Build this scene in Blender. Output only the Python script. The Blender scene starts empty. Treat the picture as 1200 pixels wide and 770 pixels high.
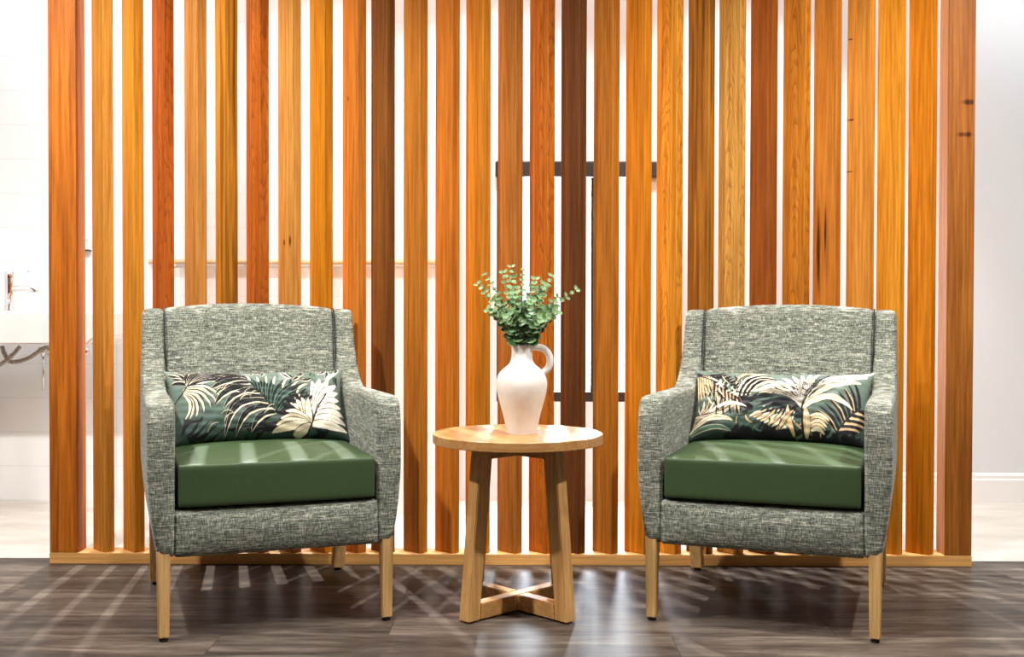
import bpy, bmesh, math, random
import numpy as np
from mathutils import Vector, Matrix
R = math.radians
random.seed(7)
SC = bpy.context.scene
COL = SC.collection

# ------------------------------------------------------------------ helpers
def lin(r, g, b):
    f = lambda c: c / 12.92 if c <= 0.04045 else ((c + 0.055) / 1.055) ** 2.4
    return (f(r / 255), f(g / 255), f(b / 255), 1.0)

def tag(o, label=None, cat=None, group=None, kind=None):
    if label: o['label'] = label
    if cat: o['category'] = cat
    if group: o['group'] = group
    if kind: o['kind'] = kind
    return o

def empty(name, loc=(0, 0, 0), rz=0):
    o = bpy.data.objects.new(name, None)
    COL.objects.link(o)
    o.location = loc
    o.rotation_euler = (0, 0, rz)
    o.empty_display_size = 0.1
    return o

def link(name, me, mat=None, parent=None, smooth=False):
    o = bpy.data.objects.new(name, me)
    COL.objects.link(o)
    if mat: me.materials.append(mat)
    if parent: o.parent = parent
    if smooth:
        me.polygons.foreach_set('use_smooth', [True] * len(me.polygons))
    me.update()
    return o

def build(name, bm, mat=None, parent=None, smooth=False):
    bmesh.ops.recalc_face_normals(bm, faces=bm.faces[:])
    me = bpy.data.meshes.new(name)
    bm.to_mesh(me); bm.free()
    return link(name, me, mat, parent, smooth)

def box(bm, lo, hi, bev=0.0, seg=2, M=None):
    b = bmesh.new()
    vs = [b.verts.new((x, y, z)) for x in (lo[0], hi[0]) for y in (lo[1], hi[1]) for z in (lo[2], hi[2])]
    for f in ((0, 1, 3, 2), (4, 6, 7, 5), (0, 4, 5, 1), (2, 3, 7, 6), (0, 2, 6, 4), (1, 5, 7, 3)):
        b.faces.new([vs[i] for i in f])
    if bev > 0:
        bmesh.ops.bevel(b, geom=b.edges[:], offset=bev, segments=seg, affect='EDGES', profile=0.5)
    merge(bm, b, M)

def merge(bm, b, M=None):
    if M is not None: bmesh.ops.transform(b, matrix=M, verts=b.verts[:])
    mp = {v: bm.verts.new(v.co) for v in b.verts}
    for f in b.faces:
        try: bm.faces.new([mp[v] for v in f.verts])
        except ValueError: pass
    b.free()

def prism(bm, prof, a0, a1, axis='x'):
    """closed 2D profile extruded along one axis"""
    def p(u, v, a): return (a, u, v) if axis == 'x' else ((u, a, v) if axis == 'y' else (u, v, a))
    A = [bm.verts.new(p(u, v, a0)) for u, v in prof]
    B = [bm.verts.new(p(u, v, a1)) for u, v in prof]
    n = len(prof)
    bm.faces.new(A); bm.faces.new(B[::-1])
    for i in range(n):
        bm.faces.new([A[i], B[i], B[(i + 1) % n], A[(i + 1) % n]])

def tube(bm, pts, rad, seg=8, cap=True):
    pts = [Vector(p) for p in pts]
    n = len(pts)
    rs = rad if isinstance(rad, (list, tuple)) else [rad] * n
    t0 = (pts[1] - pts[0]).normalized()
    up = Vector((0, 0, 1)) if abs(t0.z) < 0.9 else Vector((1, 0, 0))
    nrm = t0.cross(up).normalized()
    rings = []
    for i, p in enumerate(pts):
        t = (pts[min(i + 1, n - 1)] - pts[max(i - 1, 0)]).normalized()
        nrm = (nrm - t * nrm.dot(t)).normalized()
        bn = t.cross(nrm)
        rings.append([bm.verts.new(p + (nrm * math.cos(2 * math.pi * k / seg) + bn * math.sin(2 * math.pi * k / seg)) * rs[i]) for k in range(seg)])
    for i in range(n - 1):
        for k in range(seg):
            bm.faces.new([rings[i][k], rings[i][(k + 1) % seg], rings[i + 1][(k + 1) % seg], rings[i + 1][k]])
    if cap:
        bm.faces.new(rings[0][::-1]); bm.faces.new(rings[-1])

def lathe(bm, prof, seg=48, c=(0, 0, 0)):
    rings = []
    for r, z in prof:
        if r < 1e-6: rings.append([bm.verts.new((c[0], c[1], c[2] + z))])
        else: rings.append([bm.verts.new((c[0] + r * math.cos(2 * math.pi * k / seg), c[1] + r * math.sin(2 * math.pi * k / seg), c[2] + z)) for k in range(seg)])
    for a, b in zip(rings, rings[1:]):
        for k in range(seg):
            q = [a[k % len(a)], a[(k + 1) % len(a)], b[(k + 1) % len(b)], b[k % len(b)]]
            u = []
            for v in q:
                if v not in u: u.append(v)
            if len(u) > 2: bm.faces.new(u)

def spline(pts, n):
    """Catmull-Rom through pts"""
    P = [np.array(p, float) for p in pts]
    P = [2 * P[0] - P[1]] + P + [2 * P[-1] - P[-2]]
    out = []
    m = len(P) - 3
    for i in range(n):
        s = i / (n - 1) * m
        k = min(int(s), m - 1); t = s - k
        a, b, c, d = P[k:k + 4]
        out.append(0.5 * ((2 * b) + (c - a) * t + (2 * a - 5 * b + 4 * c - d) * t * t + (3 * b - a - 3 * c + d) * t ** 3))
    return out

def soft(name, bm, voxel, iters, deform, mat, parent):
    """upholstered shape: solid -> fine even skin -> relaxed edges -> shaped"""
    bmesh.ops.recalc_face_normals(bm, faces=bm.faces[:])
    me = bpy.data.meshes.new(name + '_raw'); bm.to_mesh(me); bm.free()
    o = bpy.data.objects.new(name + '_raw', me); COL.objects.link(o)
    m = o.modifiers.new('r', 'REMESH'); m.mode = 'VOXEL'; m.voxel_size = voxel
    s = o.modifiers.new('s', 'SMOOTH'); s.factor = 0.5; s.iterations = iters
    dg = bpy.context.evaluated_depsgraph_get(); dg.update()
    me2 = bpy.data.meshes.new_from_object(o.evaluated_get(dg))
    bpy.data.objects.remove(o); bpy.data.meshes.remove(me)
    me2.name = name
    if deform:
        for v in me2.vertices: v.co = deform(*v.co)
    me2.materials.clear()
    return link(name, me2, mat, parent, True)

# ------------------------------------------------------------------ materials
def new_mat(name):
    m = bpy.data.materials.new(name); m.use_nodes = True
    nt = m.node_tree
    return m, nt, nt.nodes, nt.links, nt.nodes['Principled BSDF']

def plain(name, col, rough=0.5, metal=0.0, spec=0.5):
    m, nt, N, L, P = new_mat(name)
    P.inputs['Base Color'].default_value = col
    P.inputs['Roughness'].default_value = rough
    P.inputs['Metallic'].default_value = metal
    P.inputs['Specular IOR Level'].default_value = spec
    return m

def ramp(N, L, src, stops):
    r = N.new('ShaderNodeValToRGB')
    el = r.color_ramp.elements
    while len(el) < len(stops): el.new(0.5)
    for e, (p, c) in zip(el, stops): e.position = min(p, 1.0); e.color = c
    L.new(src, r.inputs['Fac'])
    return r.outputs['Color']

def mixc(N, L, fac, a, b, mode='MIX'):
    x = N.new('ShaderNodeMix'); x.data_type = 'RGBA'; x.blend_type = mode
    for s, v in ((x.inputs['Factor'], fac), (x.inputs[6], a), (x.inputs[7], b)):
        if hasattr(v, 'node'): L.new(v, s)
        else: s.default_value = v
    return x.outputs[2]

def math_n(N, L, op, a, b=0.0, clamp=False):
    x = N.new('ShaderNodeMath'); x.operation = op; x.use_clamp = clamp
    for s, v in ((x.inputs[0], a), (x.inputs[1], b)):
        if hasattr(v, 'node'): L.new(v, s)
        else: s.default_value = v
    return x.outputs[0]

def coords(N, L, scale, off=(0, 0, 0), rot=(0, 0, 0)):
    tc = N.new('ShaderNodeTexCoord'); mp = N.new('ShaderNodeMapping')
    mp.inputs['Scale'].default_value = scale; mp.inputs['Location'].default_value = off
    mp.inputs['Rotation'].default_value = rot
    L.new(tc.outputs['Object'], mp.inputs['Vector'])
    return mp.outputs['Vector']

def noise(N, L, vec, scale, detail=4.0, rough=0.55, dist=0.0):
    n = N.new('ShaderNodeTexNoise')
    n.inputs['Scale'].default_value = scale; n.inputs['Detail'].default_value = detail
    n.inputs['Roughness'].default_value = rough; n.inputs['Distortion'].default_value = dist
    L.new(vec, n.inputs['Vector'])
    return n.outputs['Fac']

def scalec(c, k): return (min(c[0] * k, 1), min(c[1] * k, 1), min(c[2] * k, 1), 1)

def wood(name, col, dark, seed, along='z', style='straight', contrast=0.5, rough=0.42, knots=(), spec=0.35, fineness=0.5):
    """timber with grain running along one axis; knots/splits are (x, z, size) marks"""
    m, nt, N, L, P = new_mat(name)
    st = {'z': (1, 1, 0.03), 'x': (0.03, 1, 1), 'y': (1, 0.03, 1)}[along]
    off = (seed * 3.17, seed * 1.31, seed * 2.41)
    v = coords(N, L, st, off)
    n1 = noise(N, L, v, 34, 3, 0.5, 0.3)
    n2 = noise(N, L, v, 115, 4, 0.65)
    base = ramp(N, L, n1, [(0.3, dark), (0.62, col)] if style != 'dark' else [(0.35, dark), (0.75, col)])
    c = mixc(N, L, contrast, col, base)
    fine = ramp(N, L, n2, [(0.36, (0.52, 0.45, 0.38, 1)), (0.60, (1, 1, 1, 1))])
    c = mixc(N, L, fineness, c, fine, 'MULTIPLY')
    if style == 'cathedral':
        tc = N.new('ShaderNodeTexCoord'); sep = N.new('ShaderNodeSeparateXYZ'); L.new(tc.outputs['Object'], sep.inputs[0])
        wob = noise(N, L, coords(N, L, (1, 1, 0.25), off), 26, 2, 0.5)
        x = math_n(N, L, 'ADD', sep.outputs[0], (seed * 7.3 % 1 - .5) * .03)
        x2 = math_n(N, L, 'MULTIPLY', math_n(N, L, 'MULTIPLY', x, x), 3000)
        ph = math_n(N, L, 'ADD', math_n(N, L, 'MULTIPLY', sep.outputs[2], 11), x2)
        ph = math_n(N, L, 'ADD', ph, math_n(N, L, 'MULTIPLY', wob, 5.0))
        fr = math_n(N, L, 'FRACT', ph)
        wr = ramp(N, L, fr, [(0.0, (0.55, 0.47, 0.40, 1)), (0.10, (0.72, 0.66, 0.6, 1)), (0.45, (1, 1, 1, 1)), (0.93, (1, 1, 1, 1)), (1.0, (0.6, 0.52, 0.45, 1))])
        c = mixc(N, L, 0.85, c, wr, 'MULTIPLY')
    if style == 'streaky':
        n3 = noise(N, L, v, 60, 1, 0.4)
        sr = ramp(N, L, n3, [(0.42, (0.42, 0.36, 0.30, 1)), (0.5, (1, 1, 1, 1))])
        c = mixc(N, L, 0.8, c, sr, 'MULTIPLY')
    for kx, kz, sx, sz in knots:
        tc = N.new('ShaderNodeTexCoord'); sep = N.new('ShaderNodeSeparateXYZ'); L.new(tc.outputs['Object'], sep.inputs[0])
        dx = math_n(N, L, 'DIVIDE', math_n(N, L, 'SUBTRACT', sep.outputs[0], kx), sx)
        dz = math_n(N, L, 'DIVIDE', math_n(N, L, 'SUBTRACT', sep.outputs[2], kz), sz)
        d = math_n(N, L, 'ADD', math_n(N, L, 'MULTIPLY', dx, dx), math_n(N, L, 'MULTIPLY', dz, dz))
        d = math_n(N, L, 'ADD', d, math_n(N, L, 'MULTIPLY', math_n(N, L, 'SUBTRACT', n2, 0.5), 2.4))
        k = ramp(N, L, d, [(0.05, (0.14, 0.09, 0.06, 1)), (0.5, (0.5, 0.4, 0.33, 1)), (1.5, (1, 1, 1, 1))])
        c = mixc(N, L, 0.95, c, k, 'MULTIPLY')
    L.new(c, P.inputs['Base Color'])
    P.inputs['Roughness'].default_value = rough
    P.inputs['Specular IOR Level'].default_value = spec
    b = N.new('ShaderNodeBump'); b.inputs['Strength'].default_value = 0.12; b.inputs['Distance'].default_value = 0.002
    L.new(n2, b.inputs['Height']); L.new(b.outputs['Normal'], P.inputs['Normal'])
    return m

def tweed():
    m, nt, N, L, P = new_mat('grey_green_tweed')
    h = noise(N, L, coords(N, L, (0.10, 0.10, 1)), 460, 2, 0.6)
    v = noise(N, L, coords(N, L, (1, 1, 0.12), (3, 1, 2)), 460, 2, 0.6)
    h2 = noise(N, L, coords(N, L, (0.06, 0.06, 1), (7, 3, 1)), 230, 2, 0.5)
    s = math_n(N, L, 'ADD', math_n(N, L, 'MULTIPLY', h, 0.42), math_n(N, L, 'MULTIPLY', v, 0.36))
    s = math_n(N, L, 'ADD', s, math_n(N, L, 'MULTIPLY', h2, 0.20))
    c = ramp(N, L, s, [(0.38, lin(56, 61, 56)), (0.46, lin(101, 105, 95)), (0.53, lin(142, 144, 130)), (0.62, lin(214, 210, 193))])
    L.new(c, P.inputs['Base Color'])
    P.inputs['Roughness'].default_value = 0.9
    P.inputs['Specular IOR Level'].default_value = 0.15
    P.inputs['Sheen Weight'].default_value = 0.12
    b = N.new('ShaderNodeBump'); b.inputs['Strength'].default_value = 0.5; b.inputs['Distance'].default_value = 0.0015
    L.new(s, b.inputs['Height']); L.new(b.outputs['Normal'], P.inputs['Normal'])
    return m

def vinyl():
    m, nt, N, L, P = new_mat('olive_green_vinyl')
    P.inputs['Base Color'].default_value = lin(58, 78, 46)
    P.inputs['Roughness'].default_value = 0.5
    P.inputs['Specular IOR Level'].default_value = 0.4
    n = noise(N, L, coords(N, L, (1, 1, 1)), 700, 2)
    n2 = noise(N, L, coords(N, L, (1, 1, 1)), 9, 2)
    b = N.new('ShaderNodeBump'); b.inputs['Strength'].default_value = 0.08; b.inputs['Distance'].default_value = 0.001
    b2 = N.new('ShaderNodeBump'); b2.inputs['Strength'].default_value = 0.25; b2.inputs['Distance'].default_value = 0.006
    L.new(n, b.inputs['Height']); L.new(n2, b2.inputs['Height']); L.new(b2.outputs['Normal'], b.inputs['Normal'])
    L.new(b.outputs['Normal'], P.inputs['Normal'])
    return m

def print_cloth(name):
    m, nt, N, L, P = new_mat(name)
    a = N.new('ShaderNodeAttribute'); a.attribute_name = 'print'
    L.new(a.outputs['Color'], P.inputs['Base Color'])
    P.inputs['Roughness'].default_value = 0.75; P.inputs['Specular IOR Level'].default_value = 0.25
    n = noise(N, L, coords(N, L, (1, 1, 1)), 900, 2)
    b = N.new('ShaderNodeBump'); b.inputs['Strength'].default_value = 0.15; b.inputs['Distance'].default_value = 0.001
    L.new(n, b.inputs['Height']); L.new(b.outputs['Normal'], P.inputs['Normal'])
    return m

def plank_floor():
    m, nt, N, L, P = new_mat('grey_brown_vinyl_planks')
    v = coords(N, L, (1, 1, 1), (0.35, 0.06, 0))
    br = N.new('ShaderNodeTexBrick')
    br.offset = 0.37; br.inputs['Scale'].default_value = 1.0
    br.inputs['Brick Width'].default_value = 1.22; br.inputs['Row Height'].default_value = 0.18
    br.inputs['Mortar Size'].default_value = 0.0012; br.inputs['Mortar Smooth'].default_value = 0.1
    br.inputs['Color1'].default_value = (0.72, 0.72, 0.72, 1); br.inputs['Color2'].default_value = (1.12, 1.1, 1.08, 1)
    br.inputs['Mortar'].default_value = (0.35, 0.33, 0.32, 1)
    L.new(v, br.inputs['Vector'])
    vv = coords(N, L, (0.15, 1, 1))
    # shift the grain from plank to plank
    add = N.new('ShaderNodeVectorMath'); add.operation = 'ADD'
    L.new(vv, add.inputs[0]); L.new(br.outputs['Color'], add.inputs[1])
    n1 = noise(N, L, add.outputs[0], 16, 6, 0.62, 0.6)
    n2 = noise(N, L, add.outputs[0], 75, 4, 0.65)
    c = ramp(N, L, n1, [(0.30, lin(58, 50, 45)), (0.5, lin(90, 80, 72)), (0.72, lin(132, 121, 110))])
    c = mixc(N, L, 1.0, c, br.outputs['Color'], 'MULTIPLY')
    f = ramp(N, L, n2, [(0.38, (0.62, 0.60, 0.58, 1)), (0.6, (1.04, 1.04, 1.04, 1))])
    c = mixc(N, L, 0.8, c, f, 'MULTIPLY')
    L.new(c, P.inputs['Base Color'])
    P.inputs['Roughness'].default_value = 0.36
    P.inputs['Specular IOR Level'].default_value = 0.08
    b = N.new('ShaderNodeBump'); b.inputs['Strength'].default_value = 0.1; b.inputs['Distance'].default_value = 0.002
    L.new(n2, b.inputs['Height']); L.new(b.outputs['Normal'], P.inputs['Normal'])
    return m

def wall_tiles():
    m, nt, N, L, P = new_mat('white_gloss_tiles')
    v = coords(N, L, (1, 1, 1), (0.06, 0.0, 0.065), (R(90), 0, 0))
    br = N.new('ShaderNodeTexBrick'); br.offset = 0.0
    br.inputs['Scale'].default_value = 1.0
    br.inputs['Brick Width'].default_value = 0.30; br.inputs['Row Height'].default_value = 0.158
    br.inputs['Mortar Size'].default_value = 0.0022; br.inputs['Mortar Smooth'].default_value = 0.2
    br.inputs['Color1'].default_value = (0.80, 0.815, 0.825, 1); br.inputs['Color2'].default_value = (0.82, 0.835, 0.845, 1)
    br.inputs['Mortar'].default_value = (0.72, 0.725, 0.73, 1)
    L.new(v, br.inputs['Vector'])
    L.new(br.outputs['Color'], P.inputs['Base Color'])
    P.inputs['Roughness'].default_value = 0.22
    return m

def paint(name, col):
    m, nt, N, L, P = new_mat(name)
    n = noise(N, L, coords(N, L, (1, 1, 1)), 2.0, 3)
    L.new(ramp(N, L, n, [(0.3, scalec(col, 0.985)), (0.7, col)]), P.inputs['Base Color'])
    P.inputs['Roughness'].default_value = 0.6; P.inputs['Specular IOR Level'].default_value = 0.3
    return m

def floor_tiles():
    m, nt, N, L, P = new_mat('pale_stone_floor_tile')
    v = coords(N, L, (0.4, 1, 1))
    n = noise(N, L, v, 7, 5, 0.6)
    L.new(ramp(N, L, n, [(0.3, lin(196, 190, 180)), (0.7, lin(226, 221, 213))]), P.inputs['Base Color'])
    P.inputs['Roughness'].default_value = 0.45
    return m

def glass():
    m, nt, N, L, P = new_mat('clear_window_glass')
    t = N.new('ShaderNodeBsdfTransparent'); g = N.new('ShaderNodeBsdfGlossy'); g.inputs['Roughness'].default_value = 0.02
    x = N.new('ShaderNodeMixShader'); x.inputs[0].default_value = 0.05
    L.new(t.outputs[0], x.inputs[1]); L.new(g.outputs[0], x.inputs[2])
    L.new(x.outputs[0], N['Material Output'].inputs['Surface'])
    return m

def braid():
    m, nt, N, L, P = new_mat('braided_steel')
    n = noise(N, L, coords(N, L, (1, 1, 1)), 400, 1)
    L.new(ramp(N, L, n, [(0.4, lin(90, 82, 72)), (0.6, lin(190, 180, 165))]), P.inputs['Base Color'])
    P.inputs['Metallic'].default_value = 0.6; P.inputs['Roughness'].default_value = 0.4
    return m

def ceramic():
    m, nt, N, L, P = new_mat('matt_cream_ceramic')
    n = noise(N, L, coords(N, L, (1, 1, 1)), 28, 4)
    L.new(ramp(N, L, n, [(0.3, lin(220, 214, 207)), (0.7, lin(231, 227, 221))]), P.inputs['Base Color'])
    P.inputs['Roughness'].default_value = 0.8; P.inputs['Specular IOR Level'].default_value = 0.2
    b = N.new('ShaderNodeBump'); b.inputs['Strength'].default_value = 0.15; b.inputs['Distance'].default_value = 0.002
    L.new(noise(N, L, coords(N, L, (1, 1, 1)), 120, 4), b.inputs['Height']); L.new(b.outputs['Normal'], P.inputs['Normal'])
    return m

def leaf_mat():
    m, nt, N, L, P = new_mat('variegated_leaf')
    a = N.new('ShaderNodeAttribute'); a.attribute_name = 'tint'
    L.new(a.outputs['Color'], P.inputs['Base Color'])
    P.inputs['Roughness'].default_value = 0.5
    return m

TWEED, VINYL, FLOOR, TILES = tweed(), vinyl(), plank_floor(), wall_tiles()
WHITE = paint('white_wall_paint', (0.80, 0.80, 0.79, 1))
GREYW = paint('warm_white_wall_paint', (0.69, 0.715, 0.73, 1))
CEIL = paint('ceiling_paint', (0.22, 0.22, 0.215, 1))
DARKW = paint('grey_wall_paint', (0.22, 0.22, 0.215, 1))
FTILE = floor_tiles()
BEECH = wood('beech', lin(232, 188, 124), lin(206, 156, 92), 3, 'z', contrast=0.5, rough=0.45)
OAK_Z = wood('oak_upright', lin(214, 166, 104), lin(176, 124, 68), 5, 'z', contrast=0.6, rough=0.42)
OAK_X = wood('oak_flat', lin(198, 148, 92), lin(172, 122, 70), 6, 'x', contrast=0.6, rough=0.30)
RAILW = wood('pale_cedar_sill', lin(232, 176, 106), lin(208, 146, 78), 8, 'x', contrast=0.5)
HANDR = wood('pale_timber', lin(222, 200, 160), lin(200, 172, 128), 9, 'x', contrast=0.4)
CHROME = plain('chrome', (0.78, 0.78, 0.78, 1), 0.12, 1.0)
BLACKP = plain('black_plastic', (0.012, 0.012, 0.013, 1), 0.5)
BLACKM = plain('black_powder_coat', (0.014, 0.016, 0.020, 1), 0.45)
PORC = plain('white_porcelain', (0.82, 0.82, 0.81, 1), 0.15)
CERAM, GLASS, LEAF, BRAID = ceramic(), glass(), leaf_mat(), braid()
STEM = plain('stem_brown_green', lin(96, 100, 62), 0.6)
SEAM = plain('gap_shadow_black', (0.012, 0.012, 0.012, 1), 0.7)  # black for the painted shadow in the backrest gap

# ------------------------------------------------------------------ the room
ZC = 2.72                     # ceiling height
YF, YB = 3.922, 5.14          # end of plank floor, back wall
XL, XR = -3.3, 3.3
YFRONT = -2.6
XBL = -2.42                   # washroom's own side wall

def slab(name, lo, hi, mat):
    bm = bmesh.new(); box(bm, lo, hi)
    return tag(build(name, bm, mat), kind='structure')

slab('floor', (XL, YFRONT, -0.05), (XR, YF, 0), FLOOR)
slab('floor_washroom', (XL, YF, -0.05), (XR, YB, 0.0), FTILE)
slab('ceiling', (XL, YFRONT, ZC), (XR, YF + 0.03, ZC + 0.1), CEIL)
slab('wall_left', (XL - 0.1, YFRONT, 0), (XL, YB + 0.12, ZC), DARKW)
slab('wall_right', (XR, YFRONT, 0), (XR + 0.1, YB + 0.12, ZC), DARKW)
slab('wall_front', (XL, YFRONT - 0.1, 0), (XR, YFRONT, ZC), DARKW)
slab('wall_washroom', (XBL - 0.1, YF + 0.06, 0), (XBL, YB, ZC), WHITE)

# back wall with a window opening
WX0, WX1, WZ0, WZ1 = -0.098, 0.585, 0.462, 1.575
bm = bmesh.new()
for lo, hi in (((XL, YB, 0), (WX0, YB + 0.12, ZC)), ((WX1, YB, 0), (XR, YB + 0.12, ZC)),
               ((WX0, YB, 0), (WX1, YB + 0.12, WZ0)), ((WX0, YB, WZ1), (WX1, YB + 0.12, ZC))):
    box(bm, lo, hi)
tag(build('wall_back', bm, GREYW), kind='structure')
slab('wall_tiled', (XBL, YB - 0.012, 0), (-0.335, YB, ZC - 0.02), TILES)
# skirting with a moulded top
bm = bmesh.new()
prism(bm, [(YB, 0), (YB - 0.018, 0), (YB - 0.018, 0.105), (YB - 0.013, 0.112), (YB - 0.013, 0.126), (YB - 0.006, 0.136), (YB, 0.138)], 0.62, XR)
tag(build('baseboard_back', bm, paint('skirting_paint', (0.82, 0.81, 0.80, 1))), kind='structure')

# window: black frame, wider head bar, mullion, panes
w = empty('window_1', (0, YB, 0)); tag(w, kind='structure')
bm = bmesh.new()
t = 0.046
box(bm, (WX0, 0.0, WZ0), (WX1, 0.07, WZ0 + t), 0.003)
box(bm, (WX0, 0.0, WZ0 + t), (WX0 + 0.03, 0.07, WZ1), 0.003)
box(bm, (WX1 - 0.04, 0.0, WZ0 + t), (WX1, 0.07, WZ1), 0.003)
box(bm, (WX0 + 0.03, 0.0, WZ1 - t), (WX1 - 0.04, 0.07, WZ1), 0.003)
build('window_frame', bm, BLACKM, w)
bm = bmesh.new(); box(bm, (-0.105, -0.045, 1.497), (0.668, -0.002, 1.570), 0.006)
build('window_head_bar', bm, BLACKM, w)
bm = bmesh.new(); box(bm, (0.338, 0.012, WZ0 + t), (0.362, 0.055, WZ1 - t), 0.002)
build('window_mullion', bm, BLACKM, w)
for a, b in ((WX0 + 0.03, 0.338), (0.362, WX1 - 0.04)):
    bm = bmesh.new(); box(bm, (a, 0.03, WZ0 + t), (b, 0.036, WZ1 - t))
    build('window_pane', bm, GLASS, w)

# horizontal timber rail on the tiled wall
h = empty('grab_rail', (0, 0, 0))
tag(h, 'pale timber grab rail fixed along the white tiled wall behind the slats', 'rail')
ZR = 1.105
bm = bmesh.new(); tube(bm, [(-1.70, YB - 0.034, ZR), (-0.36, YB - 0.034, ZR)], 0.0125, 16)
build('rail_bar', bm, HANDR, h, True)
for x in (-1.6, -1.03, -0.45):
    bm = bmesh.new(); tube(bm, [(x, YB - 0.012, ZR - 0.004), (x, YB - 0.03, ZR - 0.004)], 0.008, 10)
    tube(bm, [(x, YB - 0.012, ZR - 0.004), (x, YB - 0.018, ZR - 0.004)], 0.022, 16)
    build('rail_bracket', bm, CHROME, h, True)

# ------------------------------------------------------------------ slat screen
YS = 3.831                     # front face of the sill rail
scr = empty('slat_screen', (0, YS, 0))
tag(scr, 'tall orange cedar slat screen with diagonal battens on a pale floor rail', 'room divider')
bm = bmesh.new(); box(bm, (-1.625, 0, 0), (1.572, 0.091, 0.039), 0.002)
build('base_rail', bm, RAILW, scr)
bm = bmesh.new(); box(bm, (-1.625, 0, ZC - 0.04), (1.572, 0.091, ZC), 0.002)
build('head_rail', bm, RAILW, scr)

XS = [-1.452, -1.346, -1.2405, -1.1264, -1.0185, -0.9099, -0.7979, -0.6872, -0.5713, -0.4716, -0.3577, -0.2463, -0.1394, -0.0273,
      0.0834, 0.1934, 0.3075, 0.4196, 0.5279, 0.6374, 0.7448, 0.8546, 0.9689, 1.0759, 1.1919, 1.2979, 1.4066]
# colour, dark grain colour, grain style, contrast, label, knots
SL = [
 ((226, 146, 66), (204, 118, 44), 'straight', .5, None, ()),
 ((230, 146, 46), (206, 116, 28), 'straight', .5, None, ()),
 ((202, 98, 30), (160, 66, 16), 'cathedral', .6, 'rust red slat with arched grain', ()),
 ((218, 142, 74), (188, 112, 50), 'straight', .5, None, ()),
 ((226, 140, 36), (130, 74, 24), 'streaky', .7, None, ()),
 ((204, 104, 30), (164, 70, 16), 'cathedral', .6, 'rust orange slat with arched grain', ()),
 ((224, 150, 78), (196, 116, 46), 'straight', .6, 'pale slat with two dark knots', ((-.004, 1.118, .006, .014), (.030, 1.122, .008, .022))),
 ((216, 130, 22), (196, 108, 14), 'straight', .5, None, ()),
 ((214, 122, 46), (190, 96, 28), 'straight', .5, None, ((-.012, 1.62, .003, .011),)),
 ((146, 84, 34), (98, 52, 20), 'dark', .6, 'dark brown slat', ()),
 ((200, 118, 42), (172, 92, 28), 'straight', .5, None, ()),
 ((214, 122, 42), (180, 90, 24), 'straight', .6, None, ()),
 ((214, 128, 36), (182, 96, 22), 'straight', .5, None, ()),
 ((184, 108, 48), (150, 80, 30), 'straight', .5, None, ()),
 ((210, 112, 34), (170, 78, 18), 'cathedral', .6, 'orange slat with arched grain', ()),
 ((122, 68, 34), (80, 42, 20), 'dark', .7, 'darkest brown slat', ()),
 ((196, 114, 38), (166, 88, 26), 'straight', .6, None, ()),
 ((222, 130, 28), (196, 104, 20), 'straight', .5, None, ()),
 ((240, 152, 50), (220, 124, 30), 'cathedral', .4, None, ()),
 ((182, 110, 34), (120, 72, 22), 'streaky', .7, 'olive brown streaky slat', ()),
 ((232, 162, 84), (196, 120, 50), 'cathedral', .5, 'pale slat with curving brown grain', ()),
 ((168, 86, 26), (120, 54, 14), 'straight', .6, 'dark rust slat', ()),
 ((222, 132, 40), (184, 96, 20), 'cathedral', .5, None, ()),
 ((212, 126, 48), (176, 88, 26), 'straight', .7, 'slat with a dark split', ((-.020, 1.12, .009, .20), (.004, 1.18, .005, .10))),
 ((230, 146, 62), (210, 118, 42), 'straight', .5, None, ((-.03, 1.55, .018, .004), (-.03, 1.37, .016, .003), (-.03, 1.83, .012, .003))),
 ((236, 150, 44), (218, 124, 28), 'straight', .4, None, ()),
 ((224, 130, 22), (204, 110, 14), 'straight', .4, None, ()),
]
def cedar(c):
    r, g, b, a = lin(*c)
    return (r * .79, g * .89, b * .72, 1)
th = R(44); LA, TB = 0.0867, 0.038
cs, sn = math.cos(th), math.sin(th)
def slat_mesh():
    bm = bmesh.new()
    box(bm, (-LA / 2, -TB / 2, 0.039), (LA / 2, TB / 2, ZC - 0.04), 0.0025, 2)
    bmesh.ops.recalc_face_normals(bm, faces=bm.faces[:])
    me = bpy.data.meshes.new('slat'); bm.to_mesh(me); bm.free(); return me
for i, (x, (c, d, stl, ct, lab, kn)) in enumerate(zip(XS, SL)):
    K = 1.0
    m = wood('cedar', cedar(c), cedar(d), i * 1.7 + 1, 'z', stl, ct, 0.5, kn, spec=.18, fineness=.8)
    o = link('slat', slat_mesh(), m, scr)
    o.location = (x, 0.0455, 0); o.rotation_euler = (0, 0, -th)
    if lab: o['label'] = lab
for x0, x1, c, d, kn, lab in ((-1.624, -1.527, (218, 118, 36), (150, 68, 22), (), 'end post with dark streaks'),
                              (1.478, 1.571, (184, 108, 46), (146, 74, 28), ((.020, 1.603, .026, .012), (.012, 1.492, .030, .011)), 'end post with two dark knots')):
    m = wood('cedar_post', cedar(c), cedar(d), x0 * 9 + 31, 'z', 'straight', .75, 0.5, kn, spec=.18, fineness=.8)
    bm = bmesh.new(); hw = (x1 - x0) / 2
    box(bm, (-hw, 0.0, 0.039), (hw, 0.082, ZC - 0.04), 0.003, 2)
    o = build('end_post', bm, m, scr); o.location = ((x0 + x1) / 2, 0, 0); o['label'] = lab

# ------------------------------------------------------------------ armchair
def sstep(a, b, x):
    t = min(max((x - a) / (b - a), 0), 1); return t * t * (3 - 2 * t)

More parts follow.
